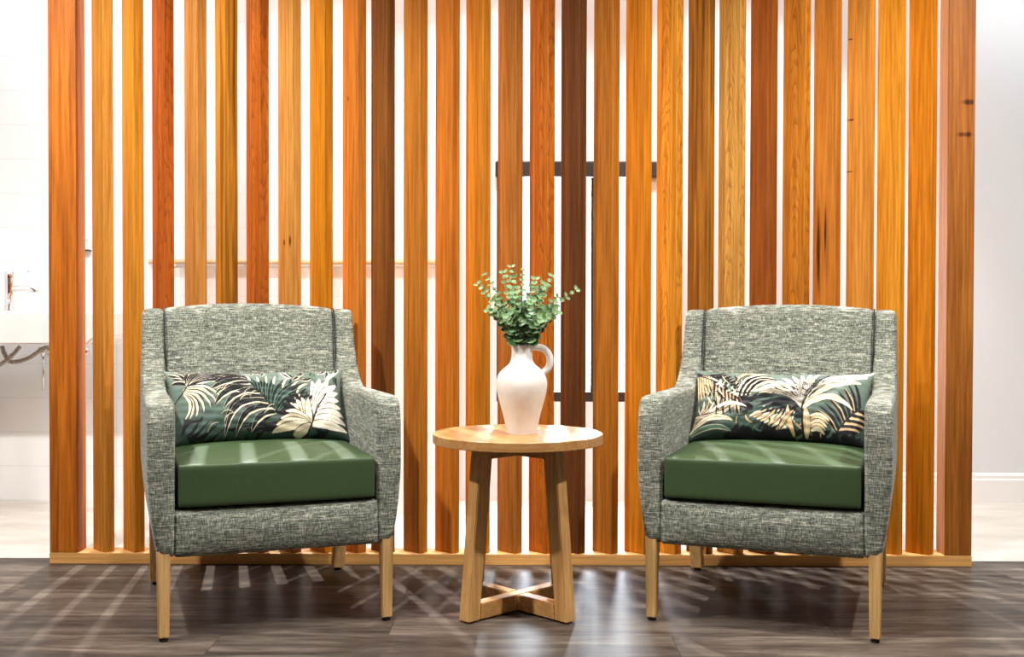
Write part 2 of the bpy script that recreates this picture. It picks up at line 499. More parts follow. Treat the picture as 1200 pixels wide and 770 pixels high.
ARM = [(-.342, .222), (-.346, .40), (-.346, .56), (-.340, .610), (-.322, .634), (-.295, .641), (0, .639), (.125, .638), (.165, .646), (.200, .668),
       (.238, .705), (.270, .757), (.288, .815), (.296, .862), (.304, .880), (.322, .888), (.372, .888), (.388, .872), (.388, .80), (.372, .50), (.345, .222)]
def arm_def(side):
    def f(x, y, z):
        t = (abs(x) - .272) / .08
        out = .3445 - .025 * (max(.45 - z, 0) / .228) ** 1.6 - .006 * sstep(.62, .89, z)
        inn = .270 + .003 * sstep(.7, .45, z)
        return (side * (inn + t * (out - inn)), y, z)
    return f
def back_def(x, y, z):
    u = min(abs(x) / .27, 1)
    z += (.016 * (1 - u * u)) * sstep(.6, .88, z)
    y -= .014 * (1 - u ** 4) * (1 if y < .32 else 0)
    return (x, y, z)
def cush_def(x, y, z):
    u = min(abs(x) / .27, 1); v = min(abs(y + .07) / .275, 1)
    if z > .40: z += .016 * (1 - u ** 3) * (1 - v ** 3)
    if y < -.30: y -= .006 * (1 - u ** 4)
    return (x, y, z)
def base_def(x, y, z):
    u = min(abs(x) / .27, 1); w = min(abs(z - .285) / .065, 1)
    if y < -.28: y -= .010 * (1 - w * w) * (1 - u ** 6)
    return (x, y, z)

def leg_mesh(bm, x, y0, y1, z1, w1, w0):
    """square leg, tapering from w1 at the top to w0 at the floor; y0 at floor, y1 at top"""
    b = bmesh.new()
    T = [b.verts.new((x + dx * w1 / 2, y1 + dy * w1 / 2, z1)) for dx, dy in ((-1, -1), (1, -1), (1, 1), (-1, 1))]
    B = [b.verts.new((x + dx * w0 / 2, y0 + dy * w0 / 2, .010)) for dx, dy in ((-1, -1), (1, -1), (1, 1), (-1, 1))]
    b.faces.new(T); b.faces.new(B[::-1])
    for i in range(4): b.faces.new([B[i], B[(i + 1) % 4], T[(i + 1) % 4], T[i]])
    bmesh.ops.recalc_face_normals(b, faces=b.faces[:])
    bmesh.ops.bevel(b, geom=b.edges[:], offset=.003, segments=2, affect='EDGES')
    merge(bm, b)

def make_chair():
    root = empty('armchair')
    for s in (-1, 1):
        bm = bmesh.new(); prism(bm, ARM, s * .272, s * .352)
        a = soft('arm', bm, .007, 34, arm_def(s), TWEED, root)
    bm = bmesh.new()
    prism(bm, [(.185, .30), (.215, .48), (.250, .637), (.285, .78), (.300, .866), (.312, .884), (.332, .890), (.366, .888), (.384, .868), (.366, .5), (.335, .25)], -.271, .271)
    soft('backrest', bm, .008, 10, back_def, TWEED, root)
    bm = bmesh.new(); box(bm, (-.279, -.343, .222), (.279, .30, .350))
    soft('seat_base', bm, .008, 7, base_def, TWEED, root)
    bm = bmesh.new(); box(bm, (-.266, -.345, .356), (.266, .200, .470))
    soft('seat_cushion', bm, .007, 7, cush_def, VINYL, root)
    # black tube standing in for the shadow in the gap between backrest and wings
    for s in (-1, 1):
        bm = bmesh.new()
        tube(bm, [(s * .272, y - .004, z) for y, z in ((.262, .70), (.276, .76), (.288, .81), (.298, .855), (.308, .878), (.325, .890))], .0022, 8)
        build('gap_shadow', bm, SEAM, root, True)
    for x, y0, y1, w1, w0 in ((-.303, -.323, -.322, .036, .029), (.303, -.323, -.322, .036, .029), (-.297, .335, .270, .046, .040), (.292, .335, .270, .046, .040)):
        bm = bmesh.new(); leg_mesh(bm, x, y0, y1, .245, w1, w0)
        lg = build('leg', bm, BEECH, root)
        bm = bmesh.new(); lathe(bm, [(0, 0), (.011, 0), (.012, .002), (.012, .011), (0, .011)], 20, (x, y0, 0))
        build('glide', bm, BLACKP, lg, True)
    return root

def copy_tree(o, parent=None):
    c = o.copy(); COL.objects.link(c)
    if parent: c.parent = parent
    for ch in list(o.children): copy_tree(ch, c)
    return c

CH1 = ((-.769, 3.345, 0), R(20.2)); CH2 = ((.780, 3.358, 0), R(-19.9))
chair = make_chair()
chair2 = copy_tree(chair)
for o, (l, a), lab in ((chair, CH1, 'grey tweed armchair with green seat turned right, in front of the dark-streaked end post'),
                       (chair2, CH2, 'grey tweed armchair with green seat turned left, near the knotted end post')):
    o.location = l; o.rotation_euler = (0, 0, a)
    tag(o, lab, 'armchair', 'pair of tweed armchairs')
chair['label'] = 'grey tweed armchair holding the cushion with one cream leaf at its end'
chair2['label'] = 'grey tweed armchair holding the cushion with a big cream palm frond'

# ------------------------------------------------------------------ printed cushions
PW, PH = 430, 172
class Canvas:
    def __init__(s, x0, x1, y0, y1):
        s.a = np.zeros((PH, PW, 3)); s.b = (x0, x1, y0, y1)
        s.yy, s.xx = np.mgrid[0:PH, 0:PW].astype(float)
        n = np.zeros((PH, PW)); rng = np.random.default_rng(3)
        for k in (6, 14, 30):
            g = rng.random((k // 2 + 2, k + 2)); yi = np.linspace(0, k // 2 + .99, PH); xi = np.linspace(0, k + .99, PW)
            y0i = yi.astype(int); x0i = xi.astype(int)
            n += g[np.ix_(y0i, x0i)] * .2
        t = np.linspace(0, 1, PH)[:, None]
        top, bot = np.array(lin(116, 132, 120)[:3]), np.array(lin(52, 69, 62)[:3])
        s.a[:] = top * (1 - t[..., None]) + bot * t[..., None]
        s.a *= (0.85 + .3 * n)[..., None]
    def uv(s, p):
        return ((p[0] - s.b[0]) / (s.b[1] - s.b[0]) * PW, (p[1] - s.b[2]) / (s.b[3] - s.b[2]) * PH)
    def dab(s, x, y, r, c):
        x0, x1 = max(int(x - r - 1), 0), min(int(x + r + 2), PW); y0, y1 = max(int(y - r - 1), 0), min(int(y + r + 2), PH)
        if x0 >= x1 or y0 >= y1: return
        d = np.hypot(s.xx[y0:y1, x0:x1] - x, s.yy[y0:y1, x0:x1] - y)
        k = np.clip(r + .5 - d, 0, 1)[..., None]
        s.a[y0:y1, x0:x1] = s.a[y0:y1, x0:x1] * (1 - k) + np.array(c) * k
    def leaf(s, p0, p1, bend, wid, fill, edge=None, ew=1.3, off=0.0, vein=None):
        """curved tapering leaflet from p0 to p1 (photo crop coords), bend>0 bows to its right"""
        a = np.array(s.uv(p0)); b = np.array(s.uv(p1)); d = b - a; Lh = np.hypot(*d)
        if Lh < 1: return
        nrm = np.array([-d[1], d[0]]) / Lh
        n = int(Lh * 1.6) + 6
        def path(sh, w, col, t0=0, t1=1):
            for i in range(n + 1):
                t = t0 + (t1 - t0) * i / n
                q = a + d * t + nrm * (bend * Lh * 4 * t * (1 - t) + sh * math.sin(math.pi * t))
                s.dab(q[0], q[1], max(w * math.sin(math.pi * min(.12 + .86 * t, 1)) ** .7, .35), col)
        if edge is not None: path(off, wid + ew, edge)
        path(0, wid, fill)
        if vein is not None: path(0, .45, vein, .05, .9)
    def line(s, pts, w, c):
        P = spline([s.uv(p) for p in pts], 120)
        for q in P: s.dab(q[0], q[1], w, c)

INK = lin(30, 27, 31)[:3]; CREAM = lin(232, 216, 186)[:3]; TAN = lin(206, 176, 134)[:3]; PALE = lin(240, 230, 212)[:3]; MOSS = lin(80, 112, 92)[:3]; DEEP = lin(44, 70, 60)[:3]
rnd = random.Random(5)

def design_one():
    c = Canvas(140, 1085, 76, 452)
    # low dark cluster
    for i in range(15):
        c.leaf((196 + i * 3, 446 - i), (300 + i * 13 - (i % 3) * 22, 350 + i * 7), .16, 4.0, INK, MOSS if i % 2 else DEEP, 1.0, 1)
    for i in range(9):
        c.leaf((206, 420 - i * 9), (214 + i * 11, 352 + i * 2), .12, 2.6, INK)
    # upper left frond
    for ex, ey in ((145, 95), (160, 120), (150, 150), (190, 90), (222, 84), (255, 82), (292, 82), (330, 80), (372, 86), (420, 88), (468, 96), (505, 118), (520, 150), (500, 178)):
        c.leaf((232, 180), (ex, ey), -.12 if ex > 230 else .12, 4.2, INK, CREAM, 1.6, 1.4)
    for ex, ey in ((400, 262), (372, 285), (340, 304), (306, 328), (268, 346), (236, 352), (212, 350)):
        c.leaf((205, 196 + (400 - ex) * .14), (ex, ey), -.2, 2.9, CREAM, INK, 1.5, -1.6, TAN)
    c.line([(150, 260), (205, 205), (250, 150), (290, 110)], 1.3, INK)
    for k in range(46):
        t = rnd.random(); an = -2.95 + t * 2.9; r0 = rnd.uniform(30, 130); r1 = r0 + rnd.uniform(60, 150)
        c.leaf((690 + r0 * math.cos(an), 345 + r0 * math.sin(an)), (690 + r1 * math.cos(an), 345 + r1 * math.sin(an) * .9), rnd.uniform(-.1, .1), rnd.uniform(1.5, 4.5), INK)
    for k in range(34):
        x = rnd.uniform(380, 900); y = rnd.uniform(380, 446)
        c.leaf((x, y), (x + rnd.uniform(50, 110), y + rnd.uniform(-30, 14)), .1, rnd.uniform(2, 4.5), INK if k % 3 else DEEP)
    for k in range(14):
        x = rnd.uniform(880, 1060); y = rnd.uniform(80, 160)
        c.leaf((x, y), (x + rnd.uniform(-25, 25), y + rnd.uniform(30, 60)), .1, rnd.uniform(1, 3), INK if k % 2 else MOSS)
    # big dark centre frond
    for sx, sy, ex, ey, b in ((560, 175, 372, 236, .16), (580, 205, 362, 300, .2), (610, 232, 412, 318, .22), (635, 262, 420, 400, .26), (660, 292, 424, 440, .30), (675, 318, 480, 440, .24), (690, 345, 560, 430, .2)):
        c.leaf((sx, sy), (ex, ey), -b * -1, 6.6, INK, CREAM, 2.2, -2.0, DEEP)
    for sx, sy, ex, ey, b in ((520, 120, 420, 120, .1), (540, 140, 370, 170, .12), (545, 155, 350, 205, .12)):
        c.leaf((sx, sy), (ex, ey), b, 6.0, INK, CREAM, 1.4, -1.2)
    for sx, sy, ex, ey, b in ((590, 220, 548, 130, .06), (620, 250, 600, 135, .05), (640, 280, 655, 125, -.03), (660, 300, 705, 128, -.06), (675, 320, 770, 150, -.1), (684, 330, 830, 172, -.12), (690, 338, 880, 190, -.16), (692, 344, 850, 250, -.12)):
        c.leaf((sx, sy), (ex, ey), b, 6.0, INK, MOSS, 1.8, 0, DEEP)
        c.leaf((sx + (ex - sx) * .66, sy + (ey - sy) * .66), (ex, ey), b, 3.0, CREAM, INK, .8)
        c.leaf((sx + (ex - sx) * .05, sy + (ey - sy) * .05), (sx + (ex - sx) * .8, sy + (ey - sy) * .8), b, 1.2, MOSS)
    c.line([(510, 95), (560, 165), (640, 275), (695, 352)], 1.4, INK)
    # flecks along the top
    for x, y, ex, ey in ((575, 112, 570, 84), (600, 100, 612, 84), (628, 118, 640, 88), (740, 96, 790, 150), (770, 88, 800, 150), (800, 158, 850, 92), (815, 130, 858, 108), (835, 160, 905, 150), (930, 118, 950, 84), (945, 108, 985, 82), (985, 140, 990, 90), (1010, 140, 1020, 90), (1040, 100, 1045, 76)):
        c.leaf((x, y), (ex, ey), .12, 3.0, INK, CREAM, 1.5, 1.2)
    for k in range(26):
        x = rnd.uniform(360, 700); y = rnd.uniform(150, 410)
        c.leaf((x, y), (x - rnd.uniform(30, 70), y + rnd.uniform(0, 40)), .2, rnd.uniform(.3, 1.0), CREAM if k % 2 else MOSS)
    for ex, ey in ((720, 300), (745, 268), (770, 250), (810, 240), (840, 236), (700, 350)):
        c.leaf((800, 380), (ex, ey), .1, 8, INK)
    # cream plume
    for sx, sy, ex, ey, b, w_ in ((905, 350, 905, 172, .05, 8), (912, 345, 948, 158, .0, 9), (920, 335, 1000, 162, -.04, 9), (930, 325, 1046, 182, -.08, 9), (925, 350, 1056, 222, -.10, 8), (915, 362, 1060, 262, -.12, 8), (908, 372, 1066, 302, -.12, 8), (900, 382, 1076, 344, -.12, 8), (890, 394, 1082, 384, -.10, 8), (880, 406, 1070, 420, -.05, 7)):
        c.leaf((sx, sy), (ex, ey), b, w_ * 1.3, PALE, INK, 1.6, 0, TAN)
    c.leaf((990, 160), (1050, 104), -.1, 6, PALE, INK, 1.2)
    for ex, ey, b in ((775, 300, .1), (805, 280, .06), (840, 268, .03), (878, 272, -.03), (745, 345, .14), (715, 380, .12), (690, 408, .1), (668, 436, .06), (780, 442, -.03)):
        c.leaf((868, 412), (ex, ey), b, 7.8, CREAM, INK, 1.7, 0, TAN)
    for ex, ey in ((800, 290), (835, 262), (870, 250), (896, 262)):
        c.leaf((ex - 14, ey + 12), (ex + 6, ey - 10), .1, 2.5, INK)
    c.line([(850, 445), (880, 400), (925, 320), (985, 240)], 1.6, INK)
    return c.a

def design_two():
    c = Canvas(85, 1105, 78, 512)
    for i in range(26):
        c.leaf((100 + i * 11, 108 + i * 8), (160 + i * 11 + (i % 3) * 20, 150 + i * 9), .1, 7, INK)
    for i in range(20):
        c.leaf((330 + i * 36, 512), (372 + i * 36, 446 + (i % 4) * 12), .1, 7, INK)
    for i in range(8):
        c.leaf((560 + i * 20, 400), (640 + i * 16, 330 + i * 8), .1, 6, INK)
    # dark upper left frond
    for i in range(11):
        sx, sy = 130 + i * 22, 130 + i * 16
        c.leaf((sx, sy), (sx + 140 - i * 4, sy - 34 + i * 3), .12, 5.2, INK, CREAM if i % 2 else None, 1.6, 1.4)
        c.leaf((sx, sy), (sx - 20 + i * 5, sy + 130 - i * 2), -.1, 3.6, INK, TAN, 2.2, 2.0)
    for i in range(6):
        c.leaf((96 + i * 14, 130), (104 + i * 18, 300 - i * 12), .05, 2.6, TAN, INK, 1.8)
    for i in range(7):
        c.leaf((100, 450 - i * 10), (140 + i * 34, 300 + i * 6), .12, 3.6, TAN if i % 2 else CREAM, INK, 2.0, 0, INK)
    c.line([(95, 110), (200, 180), (350, 300)], 1.6, INK)
    for i in range(6):
        c.leaf((210 + i * 24, 200 + i * 16), (240 + i * 26, 160 + i * 18), .2, 2.5, CREAM, INK, 1.2)
    # cream and ink arcs in the middle
    for i in range(7):
        c.leaf((352 + i * 12, 290 - i * 4), (520 + i * 20, 120 + i * 16), -.24, 3.3, CREAM if i % 2 == 0 else INK, INK, 1.6)
    for i in range(4):
        c.leaf((335 + i * 4, 200 - i * 16), (450 + i * 35, 118 - i * 3), -.2, 3.2, TAN if i % 2 else CREAM, INK, 1.4)
    # lower middle leaflets
    for i in range(9):
        c.leaf((440 + i * 22, 410 + i * 9), (520 + i * 22, 345 + i * 4), .1, 3.2, TAN if i % 2 else CREAM, INK, 1.8, 1.5)
    for i in range(12):
        c.leaf((300 + i * 55, 500), (380 + i * 52, 456 + (i % 3) * 8), .1, 5.5, INK)
    for ex, ey, b in ((420, 330, .20), (440, 305, .2), (470, 352, .16), (500, 380, .14)):
        c.leaf((735, 345), (ex, ey), b, 4.6, INK, DEEP, 1.2)
    for k in range(44):
        x = rnd.uniform(340, 1060); y = rnd.uniform(440, 506)
        c.leaf((x, y), (x + rnd.uniform(-60, 60), y - rnd.uniform(20, 60)), rnd.uniform(-.2, .2), rnd.uniform(.6, 2.2), (DEEP, TAN, MOSS, DEEP)[k % 4])
    for k in range(40):
        x = rnd.uniform(95, 360); y = rnd.uniform(110, 330)
        c.leaf((x, y), (x + rnd.uniform(10, 50), y + rnd.uniform(30, 80)), rnd.uniform(-.2, .2), rnd.uniform(.6, 2.4), (INK, INK, MOSS, CREAM)[k % 4])
    for k in range(30):
        x = rnd.uniform(420, 760); y = rnd.uniform(250, 400)
        c.leaf((x, y), (x - rnd.uniform(40, 90), y + rnd.uniform(10, 40)), rnd.uniform(-.2, .1), rnd.uniform(.6, 2.8), (INK, INK, DEEP)[k % 3])
    # bottom left leaf
    c.leaf((92, 476), (336, 432), -.16, 6.5, CREAM, INK, 1.4, 0, MOSS)
    c.leaf((110, 490), (330, 482), -.1, 4.0, MOSS, CREAM, 1.2)
    c.leaf((190, 372), (412, 356), -.14, 4.0, PALE, None)
    for i in range(4):
        c.leaf((230 + i * 40, 345), (236 + i * 44, 400), .06, 2.2, INK)
    # lower right dark frond
    for i in range(9):
        sx, sy = 925 + i * 17, 474 - i * 18
        c.leaf((sx, sy), (sx - 110 + i * 8, sy - 110 - i * 8), .10, 3.6, INK, TAN if i % 3 == 0 else None, 1.6, 1.2)
        c.leaf((sx, sy), (sx + 110, sy - 10 + i * 3), -.1, 4.2, TAN if i % 2 else INK, INK, 1.6)
    c.line([(910, 490), (985, 400), (1070, 300)], 1.6, INK)
    for i in range(5):
        c.leaf((790, 400 + i * 18), (890 - i * 8, 420 + i * 16), -.2, 4.0, TAN if i % 2 else CREAM, INK, 1.6)
    # large cream frond
    for ex, ey, b, w_ in ((440, 250, .20, 8), (480, 262, .15, 6), (500, 215, .17, 8), (560, 180, .15, 8), (610, 152, .12, 8), (665, 128, .09, 8), (715, 114, .06, 8), (765, 104, .03, 7), (815, 100, .0, 7)):
        c.leaf((738, 345 - (ex - 440) * .28), (ex, ey), b, w_, PALE if ey < 200 else CREAM, INK, 1.5)
    for ex, ey, b, w_ in ((1096, 84, -.16, 14), (1075, 112, -.15, 12), (1052, 158, -.18, 11), (1000, 175, -.14, 7), (1022, 330, -.24, 8)):
        c.leaf((750, 345), (ex, ey), b, w_, PALE if ey < 130 else CREAM, INK, 1.5, 0, TAN)
    for i in range(11):
        c.leaf((770 + i * 3, 300 - i * 16), (850 + i * 14, 215 - i * 10), -.1, .8, INK)
    for i in range(26):
        t = i / 25; x = 480 + 330 * t
        c.leaf((x, 262 - 150 * t), (738 + 30 * t, 330 - 60 * t), -.08, .7, INK)
    for i in range(12):
        x = 560 + (i % 4) * 55; y = 170 + (i // 4) * 42
        c.leaf((x, y), (x + 40, y + 24), .05, 1.1, INK)
    c.leaf((690, 494), (655, 340), -.06, 5.5, TAN, INK, 1.4)
    c.leaf((760, 494), (756, 350), .06, 8, TAN, INK, 1.4, 0, CREAM)
    c.leaf((610, 470), (690, 370), -.05, 3.5, TAN, INK, 1.4)
    c.line([(742, 500), (738, 400), (745, 320), (800, 200), (875, 105)], 2.0, INK)
    return c.a

def pillow(name, img, loc, rz, tilt, roll, label):
    nu, nv = PW, PH
    u = np.linspace(-1, 1, nu); v = np.linspace(-1, 1, nv)
    U, V = np.meshgrid(u, v)
    w2, h2, th_ = .276, .124, .066
    ear = (np.abs(U) ** 10) * (np.abs(V) ** 10)
    X = w2 * U * (1 - .06 * (1 - V ** 2)) * (1 + .02 * ear)
    Z = h2 * V * (1 - .09 * (1 - U ** 2)) * (1 + .10 * ear)
    T = th_ * np.clip((1 - np.abs(U) ** 3.4) * (1 - np.abs(V) ** 3.0), 0, 1) ** .55
    wr = (.0022 * np.sin(9 * U + 5 * V) + .002 * np.sin(23 * U - 11 * V + 1) + .0014 * np.sin(31 * V + 13 * U)) * np.clip(T / th_, 0, 1)
    front = np.stack([X, -T - wr, Z], -1).reshape(-1, 3); back = np.stack([X, T, Z], -1)[::6, ::6]
    verts = front.tolist(); idx = np.arange(nu * nv).reshape(nv, nu)
    q = np.stack([idx[:-1, :-1], idx[:-1, 1:], idx[1:, 1:], idx[1:, :-1]], -1).reshape(-1, 4).tolist()
    bi = np.append(np.arange(0, nu - 1, 6), nu - 1); bj = np.append(np.arange(0, nv - 1, 6), nv - 1)
    B = np.stack([X, T, Z], -1)[np.ix_(bj, bi)]
    m0 = len(verts); verts += B.reshape(-1, 3).tolist()
    id2 = m0 + np.arange(len(bi) * len(bj)).reshape(len(bj), len(bi))
    q += np.stack([id2[:-1, :-1], id2[1:, :-1], id2[1:, 1:], id2[:-1, 1:]], -1).reshape(-1, 4).tolist()
    me = bpy.data.meshes.new(name); me.from_pydata(verts, [], q)
    at = me.color_attributes.new('print', 'FLOAT_COLOR', 'POINT')
    col = np.ones((len(verts), 4)); col[:nu * nv, :3] = img[::-1].reshape(-1, 3)
    col[m0:, :3] = img[::-1][np.ix_(bj, bi)].reshape(-1, 3)
    at.data.foreach_set('color', col.astype(np.float32).ravel())
    o = link(name, me, print_cloth('palm_print_cloth'), None, True)
    o.matrix_world = Matrix.Translation(loc) @ Matrix.Rotation(rz, 4, 'Z') @ Matrix.Rotation(-tilt, 4, 'X') @ Matrix.Rotation(roll, 4, 'Y')
    return tag(o, label, 'cushion', 'palm print lumbar cushions')

def local(ch, x, y, z):
    (l, a) = ch
    return (l[0] + x * math.cos(a) - y * math.sin(a), l[1] + x * math.sin(a) + y * math.cos(a), z)
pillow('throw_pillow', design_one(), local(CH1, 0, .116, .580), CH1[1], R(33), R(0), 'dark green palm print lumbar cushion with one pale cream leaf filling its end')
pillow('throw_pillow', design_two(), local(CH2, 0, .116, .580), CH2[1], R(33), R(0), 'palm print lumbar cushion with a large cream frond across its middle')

# ------------------------------------------------------------------ side table
TX, TY = .001, 3.268
tb = empty('side_table', (TX, TY, 0))
tag(tb, 'round light oak side table with crossed trestle legs between the armchairs', 'table')
HT = .522
bm = bmesh.new()
lathe(bm, [(0, HT - .028), (.247, HT - .028), (.2495, HT - .0275), (.251, HT - .026), (.251, HT - .002), (.2495, HT), (0, HT)], 96)
o = build('tabletop', bm, OAK_X, tb, True)
md = o.modifiers.new('e', 'EDGE_SPLIT'); md.split_angle = R(25)
S2 = .7071
def diag(bm, prof, hw, ang):
    """profile (radial, z) of half thickness hw standing in a vertical plane at ang"""
    b = bmesh.new(); prism(b, prof, -hw, hw, 'y')
    bmesh.ops.recalc_face_normals(b, faces=b.faces[:])
    bmesh.ops.bevel(b, geom=b.edges[:], offset=.0025, segments=2, affect='EDGES')
    merge(bm, b, Matrix.Rotation(ang, 4, 'Z'))
FR, TR_, LW = .215, .168, .044
for ang in (225, 315, 45, 135):
    bm = bmesh.new()
    diag(bm, [(FR - LW, .004), (FR, .004), (TR_, HT - .028), (TR_ - LW, HT - .028)], .021, R(ang))
    build('leg', bm, OAK_Z, tb)
for ang in (45, 135):
    for z0, z1, r0, r1, nm in ((.004, .050, FR - LW - .001, FR - LW - .0045, 'bottom_rail'), (HT - .064, HT - .028, TR_ - LW + .002, TR_ - LW - .001, 'top_rail')):
        bm = bmesh.new()
        if ang == 45: diag(bm, [(-r0, z0), (r0, z0), (r1, z1), (-r1, z1)], .020, R(ang))
        else:
            diag(bm, [(-r0, z0), (-.0205, z0), (-.0205, z1), (-r1, z1)], .020, R(ang))
            diag(bm, [(.0205, z0), (r0, z0), (r1, z1), (.0205, z1)], .020, R(ang))
        build(nm, bm, wood('oak_rail', lin(208, 158, 96), lin(176, 124, 70), ang + z0 * 9, 'x', contrast=.6), tb)
for ang in (225, 315, 45, 135):
    bm = bmesh.new(); r = FR - LW / 2
    lathe(bm, [(0, 0), (.012, 0), (.012, .005), (0, .005)], 16, (r * math.cos(R(ang)), r * math.sin(R(ang)), 0))
    build('foot_pad', bm, BLACKP, tb)

# ------------------------------------------------------------------ jug vase
VX, VY = .012, 3.262
vs = empty('jug_vase', (VX, VY, HT)); tag(vs, 'matt cream ceramic jug vase with one loop handle on the oak table', 'vase')
bm = bmesh.new()
prof = [(0, 0), (.041, 0), (.0445, .003), (.046, .010), (.0505, .035), (.0575, .065), (.0655, .095), (.0715, .120), (.0745, .140), (.0745, .155), (.0715, .170), (.0645, .184),
        (.053, .196), (.042, .205), (.0355, .213), (.0320, .222), (.0305, .233), (.0300, .245), (.0308, .256), (.0322, .263), (.0316, .266), (.0285, .266), (.0260, .258), (.0255, .240), (.025, .22), (.030, .205), (.05, .185), (.06, .15), (.05, .08), (.036, .02), (0, .015)]
lathe(bm, [(p[0], p[1] * .975) for p in list(spline(prof[:21], 70)) + prof[21:]], 64)
build('jug_body', bm, CERAM, vs, True)
bm = bmesh.new()
hp = spline([(.024, 0, .252), (.045, 0, .2535), (.066, 0, .248), (.080, 0, .230), (.0825, 0, .208), (.076, 0, .190), (.062, 0, .178)], 28)
tube(bm, hp, [.0102] * 28, 16)
build('jug_handle', bm, CERAM, vs, True)

# ------------------------------------------------------------------ eucalyptus sprigs
pl = empty('eucalyptus_bunch', (VX, VY, HT + .092)); tag(pl, 'green variegated eucalyptus sprigs with round leaves standing in the cream jug', 'plant')
PXM = 3.262 / 1300            # metres per photo pixel at the vase
def leaf_disc(bm, lay, c, nrm, up, r, tint):
    nrm = nrm.normalized(); a = up - nrm * up.dot(nrm)
    a = a.normalized() if a.length > 1e-4 else nrm.orthogonal().normalized()
    b = nrm.cross(a)
    n = 10
    cv = bm.verts.new(c - nrm * r * .12); cv[lay] = (*tint, 1)
    def ring(k, lift, col):
        out = []
        for i in range(n):
            t = 2 * math.pi * i / n
            sx = math.cos(t) * k * r * (1.12 if math.cos(t) > 0 else .95); sy = math.sin(t) * k * r * .86
            v = bm.verts.new(c + a * sx + b * sy + nrm * (lift * r)); v[lay] = (*col, 1); out.append(v)
        return out
    rim = tuple(.45 * x + .55 * y for x, y in zip(tint, lin(216, 222, 170)[:3]))
    r1, r2, r3 = ring(.72, .0, tint), ring(.86, .05, tint), ring(1.0, .10, rim)
    for i in range(n):
        j = (i + 1) % n
        bm.faces.new([cv, r1[i], r1[j]])
        bm.faces.new([r1[i], r2[i], r2[j], r1[j]]); bm.faces.new([r2[i], r3[i], r3[j], r2[j]])

rg = random.Random(11)
# tip offset from the mouth (photo px right, up), depth lean, bow, leaf size
TIPS = [(-54, 74, -.01, .25, .75), (-46, 86, .05, .18, .6), (-22, 88, -.03, .10, .8), (-13, 96, .03, .05, .75), (1, 92, .05, .0, .55), (16, 80, -.05, -.05, .85), (36, 84, .02, -.12, .8),
        (26, 74, -.04, -.1, .9), (66, 68, -.01, -.28, .75), (44, 58, .04, -.22, .85), (-32, 58, .04, .2, .9), (-40, 44, -.04, .25, 1.), (42, 42, -.05, -.25, 1.05), (-8, 62, -.07, .06, 1.), (10, 54, -.07, -.05, 1.05),
        (-16, 36, -.06, .16, 1.15), (22, 32, -.06, -.16, 1.15), (2, 30, -.05, .0, 1.1)]
for tx, tz, dy, bow, sz in TIPS:
    tip = Vector((tx * PXM, dy, .166 + tz * PXM)); base = Vector((rg.uniform(-.012, .012), rg.uniform(-.012, .012), .06))
    mouth = Vector((max(-.016, min(.016, tx * .0006)), max(-.014, min(.014, dy * .2)), .166))
    mid = mouth.lerp(tip, .5) + Vector((bow * .06, 0, .012))
    mid.x = mouth.x + (tip.x - mouth.x) * .38
    path = [Vector(p) for p in spline([base, mouth, mid, tip], 40)]
    bm = bmesh.new(); tube(bm, path, [.0020 - .0012 * i / 39 for i in range(40)], 6)
    st = build('sprig_stem', bm, STEM, pl, True)
    bm = bmesh.new(); lay = bm.verts.layers.float_color.new('tint')
    i0 = 14
    k = i0
    s = 0
    while k < 40:
        p = path[k]; tdir = (path[min(k + 1, 39)] - path[k - 1]).normalized()
        f = (k - i0) / 25
        r = sz * (.0150 - .0070 * f)
        side = tdir.cross(Vector((0, -1, 0))).normalized()
        rot = rg.uniform(-.6, .6) + (math.pi / 2 if s % 2 else 0)
        for sg in (-1, 1):
            d = (side * math.cos(rot) + Vector((0, -1, 0)) * math.sin(rot)) * sg
            d = (d + tdir * .45 + Vector((rg.uniform(-.2, .2), rg.uniform(-.2, .2), rg.uniform(-.2, .2)))).normalized()
            nrm = (tdir * .8 - d * .35 + Vector((rg.uniform(-.4, .4), -1.05 + rg.uniform(-.4, .4), rg.uniform(-.2, .5)))).normalized()
            g = rg.random()
            tint = tuple(a * (1 - g) + b * g for a, b in zip(lin(44, 92, 50)[:3], lin(98, 142, 86)[:3]))
            if f > .6: tint = tuple(a * .5 + b * .5 for a, b in zip(tint, lin(124, 154, 100)[:3]))
            leaf_disc(bm, lay, p + d * r * 1.05, nrm, d, r, tint)
        s += 1
        k += 2
    build('foliage', bm, LEAF, st, True)

# ------------------------------------------------------------------ washroom fittings (seen past the end of the screen)
bs = empty('wash_basin', (XBL, 4.62, .735)); tag(bs, 'white wall hung wash basin at the left edge beyond the slat screen', 'basin')
bm = bmesh.new()
b = bmesh.new()
prism(b, [(0, 0), (.62, 0), (.655, .03), (.66, .142), (0, .142)], 0, .40, 'y')
bmesh.ops.recalc_face_normals(b, faces=b.faces[:])
bmesh.ops.bevel(b, geom=b.edges[:], offset=.010, segments=3, affect='EDGES')
top = max(b.faces, key=lambda f: f.calc_center_median().z if f.normal.z > .9 else -9)
r_ = bmesh.ops.inset_region(b, faces=[top], thickness=.035, depth=0)
bmesh.ops.translate(b, verts=top.verts[:], vec=(0.02, 0, -.10))
merge(bm, b)
build('bowl', bm, PORC, bs)
bm = bmesh.new(); lathe(bm, [(0, -.012), (.026, -.012), (.026, .0), (0, .0)], 24, (.40, .20, 0))
build('waste_outlet', bm, CHROME, bs, True)

